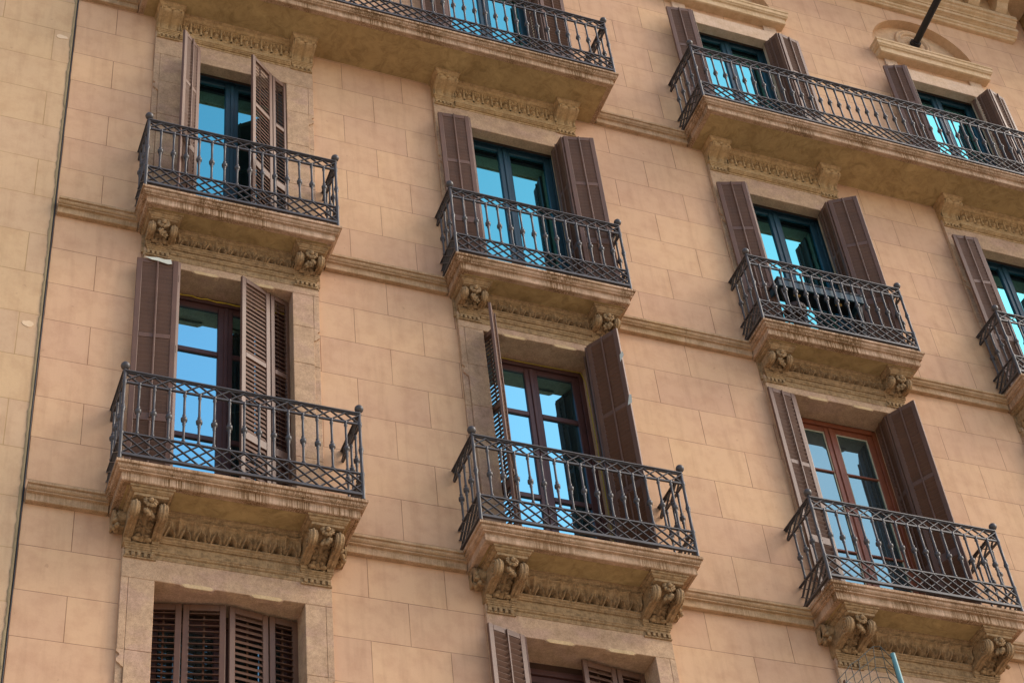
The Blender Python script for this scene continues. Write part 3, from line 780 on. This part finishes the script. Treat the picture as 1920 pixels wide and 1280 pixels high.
balcony(LONG['C'][0], LONG['C'][1], 3, [XC_, XD, XE], 90, 5, single=False)
tag(stuff_bal.build('baluster', 'iron', B), kind='stuff')

for cn, cx in cols[:4]:
    for lv in (0, 1, 2, 3):
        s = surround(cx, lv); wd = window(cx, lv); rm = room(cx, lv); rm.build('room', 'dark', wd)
    pediment(cx)
# ---- shutters, bay by bay (plan offsets from the bay centre)
A_, B_, C_, D_ = XA, XB, XC_, XD
shutter(A_, 1, (-.64, .02), (-.575, -.155), (-1.0, -.10), -1, 1, 66, 68)
shutter(A_, 1, (.64, .11), (.42, .03), (.07, -.14), 1, -1, 50, 74)
shutter(B_, 1, (-.64, .10), (-.545, -.17), (-.735, -.48), -1, 1, 28, 60)
shutter(B_, 1, (.63, .12), (.525, -.13), (.74, -.49), 1, 1, 60, 50)
shutter(C_, 1, (-.64, .10), (-.585, -.05), (-.95, -.09), -1, 1, 66, 62)
shutter(C_, 1, (.64, .24), (.625, -.01), (.82, -.34), 1, 1, 52, 52)
shutter(D_, 1, (-.64, .10), (-.575, -.11), (-.95, -.12), -1, 1); shutter(D_, 1, (.64, .20), (.625, -.05), (.88, -.30), 1, 1)
shutter(A_, 0, (-.66, .25), (-.36, .19), (.02, .12), -1, -1, 20, 20)
shutter(A_, 0, (.70, .21), (.43, .18), (.05, .12), 1, -1, 20, 60)
shutter(B_, 0, (-.60, .06), (-.61, -.09), (-1.02, -.20), -1, 1, 66, 55)
shutter(B_, 0, (.74, .23), (.43, .19), (.05, .13), 1, -1, 25, 60)
shutter(C_, 0, (-.62, .06), (-.61, -.06), (-1.0, -.16), -1, 1); shutter(C_, 0, (.72, .20), (.66, -.05), (.95, -.25), 1, 1)
shutter(A_, 2, (-.61, -.0), (-.46, -.24), (-.70, -.46), -1, 1, 40, 66)
shutter(A_, 2, (.61, -.02), (.42, -.12), (.12, -.35), 1, -1, 62, 70)
shutter(B_, 2, (-.60, .03), (-.56, -.20), (-.95, -.16), -1, 1, 64, 68)
shutter(B_, 2, (.60, .02), (.625, -.24), (1.01, -.32), 1, 1, 64, 68)
shutter(C_, 2, (-.60, .03), (-.57, -.22), (-.935, -.11), -1, 1, 64, 68)
shutter(C_, 2, (.60, .02), (.585, -.22), (.92, -.41), 1, 1, 64, 68)
shutter(D_, 2, (-.60, .03), (-.62, -.21), (-.98, -.17), -1, 1, 64, 68); shutter(D_, 2, (.60, .02), (.60, -.22), (.96, -.30), 1, 1, 64, 68)
shutter(A_, 3, (-.58, .03), (-.64, -.20), (-1.02, -.20), -1, 1); shutter(A_, 3, (.58, .03), (.66, -.20), (1.02, -.20), 1, 1)
shutter(B_, 3, (-.58, .03), (-.66, -.20), (-1.04, -.20), -1, 1, 66, 60); shutter(B_, 3, (.58, .03), (.66, -.21), (1.03, -.20), 1, 1, 60, 45)
shutter(C_, 3, (-.58, .03), (-.68, -.23), (-1.05, -.17), -1, 1, 66, 66); shutter(C_, 3, (.57, .0), (.66, -.23), (1.02, -.17), 1, 1, 66, 55)
shutter(D_, 3, (-.58, .03), (-.72, -.26), (-1.04, -.15), -1, 1, 66, 66); shutter(D_, 3, (.58, .04), (.69, -.24), (1.01, -.14), 1, 1, 66, 55)

# ------------------------------------------------------------------ neighbouring building
NB = empty('neighbouring_building', (XEDGE, 0, 0), 'yellowish cream block building at the left edge, joined to the tan one', 'building')
n = MB(); nx0, nx1 = -12.0, XEDGE-.022
i = len(n.f); n.add([(nx0, -.006, GROUND-.3), (nx1, -.006, GROUND-.3), (nx1, -.006, 15), (nx0, -.006, 15)], [(0, 1, 2, 3)])
fv = lambda z: (z-3.385)+200*.575
n.uv[i] = [(nx0+.35, fv(GROUND-.3)), (nx1+.35, fv(GROUND-.3)), (nx1+.35, fv(15)), (nx0+.35, fv(15))]
n.add([(nx0, -.006, GROUND-.3), (nx1, -.006, GROUND-.3), (nx1, 12, GROUND-.3), (nx0, 12, GROUND-.3), (nx0, -.006, 15), (nx1, -.006, 15), (nx1, 12, 15), (nx0, 12, 15)], [(1, 2, 6, 5), (3, 0, 4, 7), (4, 5, 6, 7)])
no = n.build('wall', 'neighbour', NB); no.location = (-XEDGE, 0, 0)
j = MB(); jx = XEDGE-.03
def jf(u, v):
    z = GROUND+v*27.4; a = .5+.5*noise.noise(Vector((0, 0, z*3.1))); b = noise.noise(Vector((3, 0, z*14)))
    wl = .008+.034*max(0, a-.25)+.014*b
    return (jx-wl+(wl+.010)*u, -.012-.006*math.sin(math.pi*u), z)
j.grid(3, 900, jf); jo = j.build('joint_mortar', 'drip', NB); jo.location = (-XEDGE, 0, 0)
def patch(x, z, rx, rz, y, parent, seed, loc=None):
    q = MB(); n_ = 18; pts = []
    for i in range(n_):
        a = 2*math.pi*i/n_; k_ = 1+.45*noise.noise(Vector((math.cos(a)*1.3, math.sin(a)*1.3, seed))); pts.append((x+rx*k_*math.cos(a), z+rz*k_*math.sin(a)))
    q.extrude_y(pts, y-.003, y+.002); o_ = q.build('plaster_patch', 'patch', parent)
    if loc: o_.location = loc
patch(-1.985, 2.67, .06, .04, -.008, NB, 3, (-XEDGE, 0, 0)); patch(-1.985, 7.30, .07, .035, -.008, NB, 8, (-XEDGE, 0, 0))
patch(1.33, 1.30, .012, .085, -.001, B, 5)
c_ = MB(); c_.tube([(jx+.018+.004*noise.noise(Vector((0, 5, z*.9))), -.016, z) for z in [GROUND+i*.25 for i in range(110)]], .006, 6)
co = c_.build('cable', 'dark', NB); co.location = (-XEDGE, 0, 0)

# ------------------------------------------------------------------ small things
fp = MB(); p0 = Vector((XD, .12, 12.30)); dr = Vector((0, -1, .16)).normalized()
f0 = empty('flagpole', tuple(p0), 'thick black pole sticking out of the round rosette at the top right', 'flagpole')
fp.tube([dr*0, dr*.4, dr*1.5, dr*2.8], .055, 16); fp.build('pole', 'dark', f0)
fc = MB(); fc.tube([dr*.0, dr*.06], .085, 16); fc.build('wall_socket', 'dark', f0)

tb = empty('balcony_table', (XC_-.08, -.28, T[2]+.15), 'narrow black table standing on the balcony behind the iron railing, right of centre', 'table')
q = MB(); q.box(-.58, .58, -.15, .19, .70, .735, bev=.004); q.build('tabletop', 'dark', tb)
q = MB(); q.box(-.57, .57, -.145, -.12, .59, .699, bev=.004); q.box(-.57, -.545, -.119, .18, .60, .699); q.box(.545, .57, -.119, .18, .60, .699); q.build('apron', 'teal', tb)
for x in (-.28, .28):
    q = MB(); q.box(x-.05, x+.03, -.06, -.03, .57, .5995, bev=.004); q.build('cleat', 'brass', tb)
for x in (-.56, .56):
    for y in (-.10, .15):
        q = MB(); q.bar((x*.95, y, .60), (x*.8, y, -.15), .03, .03); q.build('leg', 'dark', tb)
st = empty('stool', (XC_-.44, -.30, T[2]), 'small round brown stool under the black table on the balcony', 'stool')
q = MB(); q.lathe([(.0, .42), (.12, .42), (.14, .44), (.14, .49), (.12, .52), (.0, .53)], seg=24); q.build('seat', 'stool', st)
for k in range(3):
    a = 2*math.pi*k/3+.5; q = MB(); q.tube([(.09*math.cos(a), .09*math.sin(a), .40), (.15*math.cos(a), .15*math.sin(a), 0)], .013, 8); q.build('leg', 'stool', st)

# wire netting and pole on the balcony below the lowest right-hand one
ne = MB(); random.seed(3)
X0, X1, Z0, Z1 = 5.72, 6.42, -2.2, -.10
def npnt(i, k, nx=7, nz=17):
    u = i/nx; v = k/nz; top = -.62+.50*min(1, u*1.35) if u < .85 else -.12-.9*(u-.85)
    z = Z0+(top-Z0)*v; x = X0+(X1-X0)*u+.03*noise.noise(Vector((i*.7, k*.4, 1)))
    return (x, -.60+.03*noise.noise(Vector((i*.3, k*.3, 9))), z+.02*noise.noise(Vector((i, k*.5, 4))))
for i in range(8): ne.tube([npnt(i, k) for k in range(18)], .004, 5)
for k in range(18): ne.tube([npnt(i, k) for i in range(8)], .004, 5)
tag(ne.build('wire_netting', 'wire'), 'dark wire netting hung up at the bottom right below the carved consoles', 'netting')
tp = MB(); tp.tube([(6.47, -.62, -2.3), (6.435, -.60, -.20)], .026, 14)
tag(tp.build('support_pole', 'cyan'), 'pale turquoise pole rising beside the wire netting at the bottom right', 'pole')

def cord(name, label, pts, r=.006, mat='yellow'):
    m = MB(); m.tube(pts, r, 6); tag(m.build(name, mat), label, 'cord', 'yellow cords at the window heads')
cord('cord', 'yellow cord strung along the window head behind the half open left shutters', [(XA-.60+1.24*i/24, .265+.004*math.sin(i*2.2), 3.80-.018*math.sin(i/24*math.pi)+.006*math.sin(i*1.7)) for i in range(25)], .008)
cord('cord', 'thin yellow cord hanging round the window head and side of the middle brown window', [(XB-.60+1.22*i/24, .262, 3.80-.010*math.sin(i/24*math.pi)) for i in range(25)]+[(XB+.628, .20, 3.6), (XB+.63, .18, 2.6), (XB+.63, .18, 1.2)], .005)
# scraps of tape on shutter edges
def scrap(label, verts, mat='tape'):
    m = MB(); n_ = len(verts); off = Vector((0, -.004, 0))
    m.add([Vector(v) for v in verts]+[Vector(v)+off for v in verts], [tuple(range(n_))[::-1], tuple(range(n_, 2*n_))]+[(i, (i+1) % n_, (i+1) % n_+n_, i+n_) for i in range(n_)])
    tag(m.build('tape_scrap', mat), label, 'tape', 'scraps on the shutters')
scrap('torn white sheet caught on top of the left folded shutter', [(XA-.93, -.137, 3.80), (XA-.86, -.147, 3.765), (XA-.80, -.155, 3.755), (XA-.70, -.168, 3.72), (XA-.66, -.174, 3.725), (XA-.67, -.172, 3.79), (XA-.74, -.163, 3.785), (XA-.80, -.155, 3.803)])
scrap('upper scrap of pale tape on the edge of the open right shutter', [(XB+.715, -.485, 3.39), (XB+.735, -.518, 3.42), (XB+.742, -.522, 3.36), (XB+.712, -.478, 3.29)])
scrap('lower scrap of pale tape on the edge of the open right shutter', [(XB+.728, -.500, 2.79), (XB+.742, -.522, 2.78), (XB+.738, -.516, 2.67), (XB+.708, -.472, 2.66)])
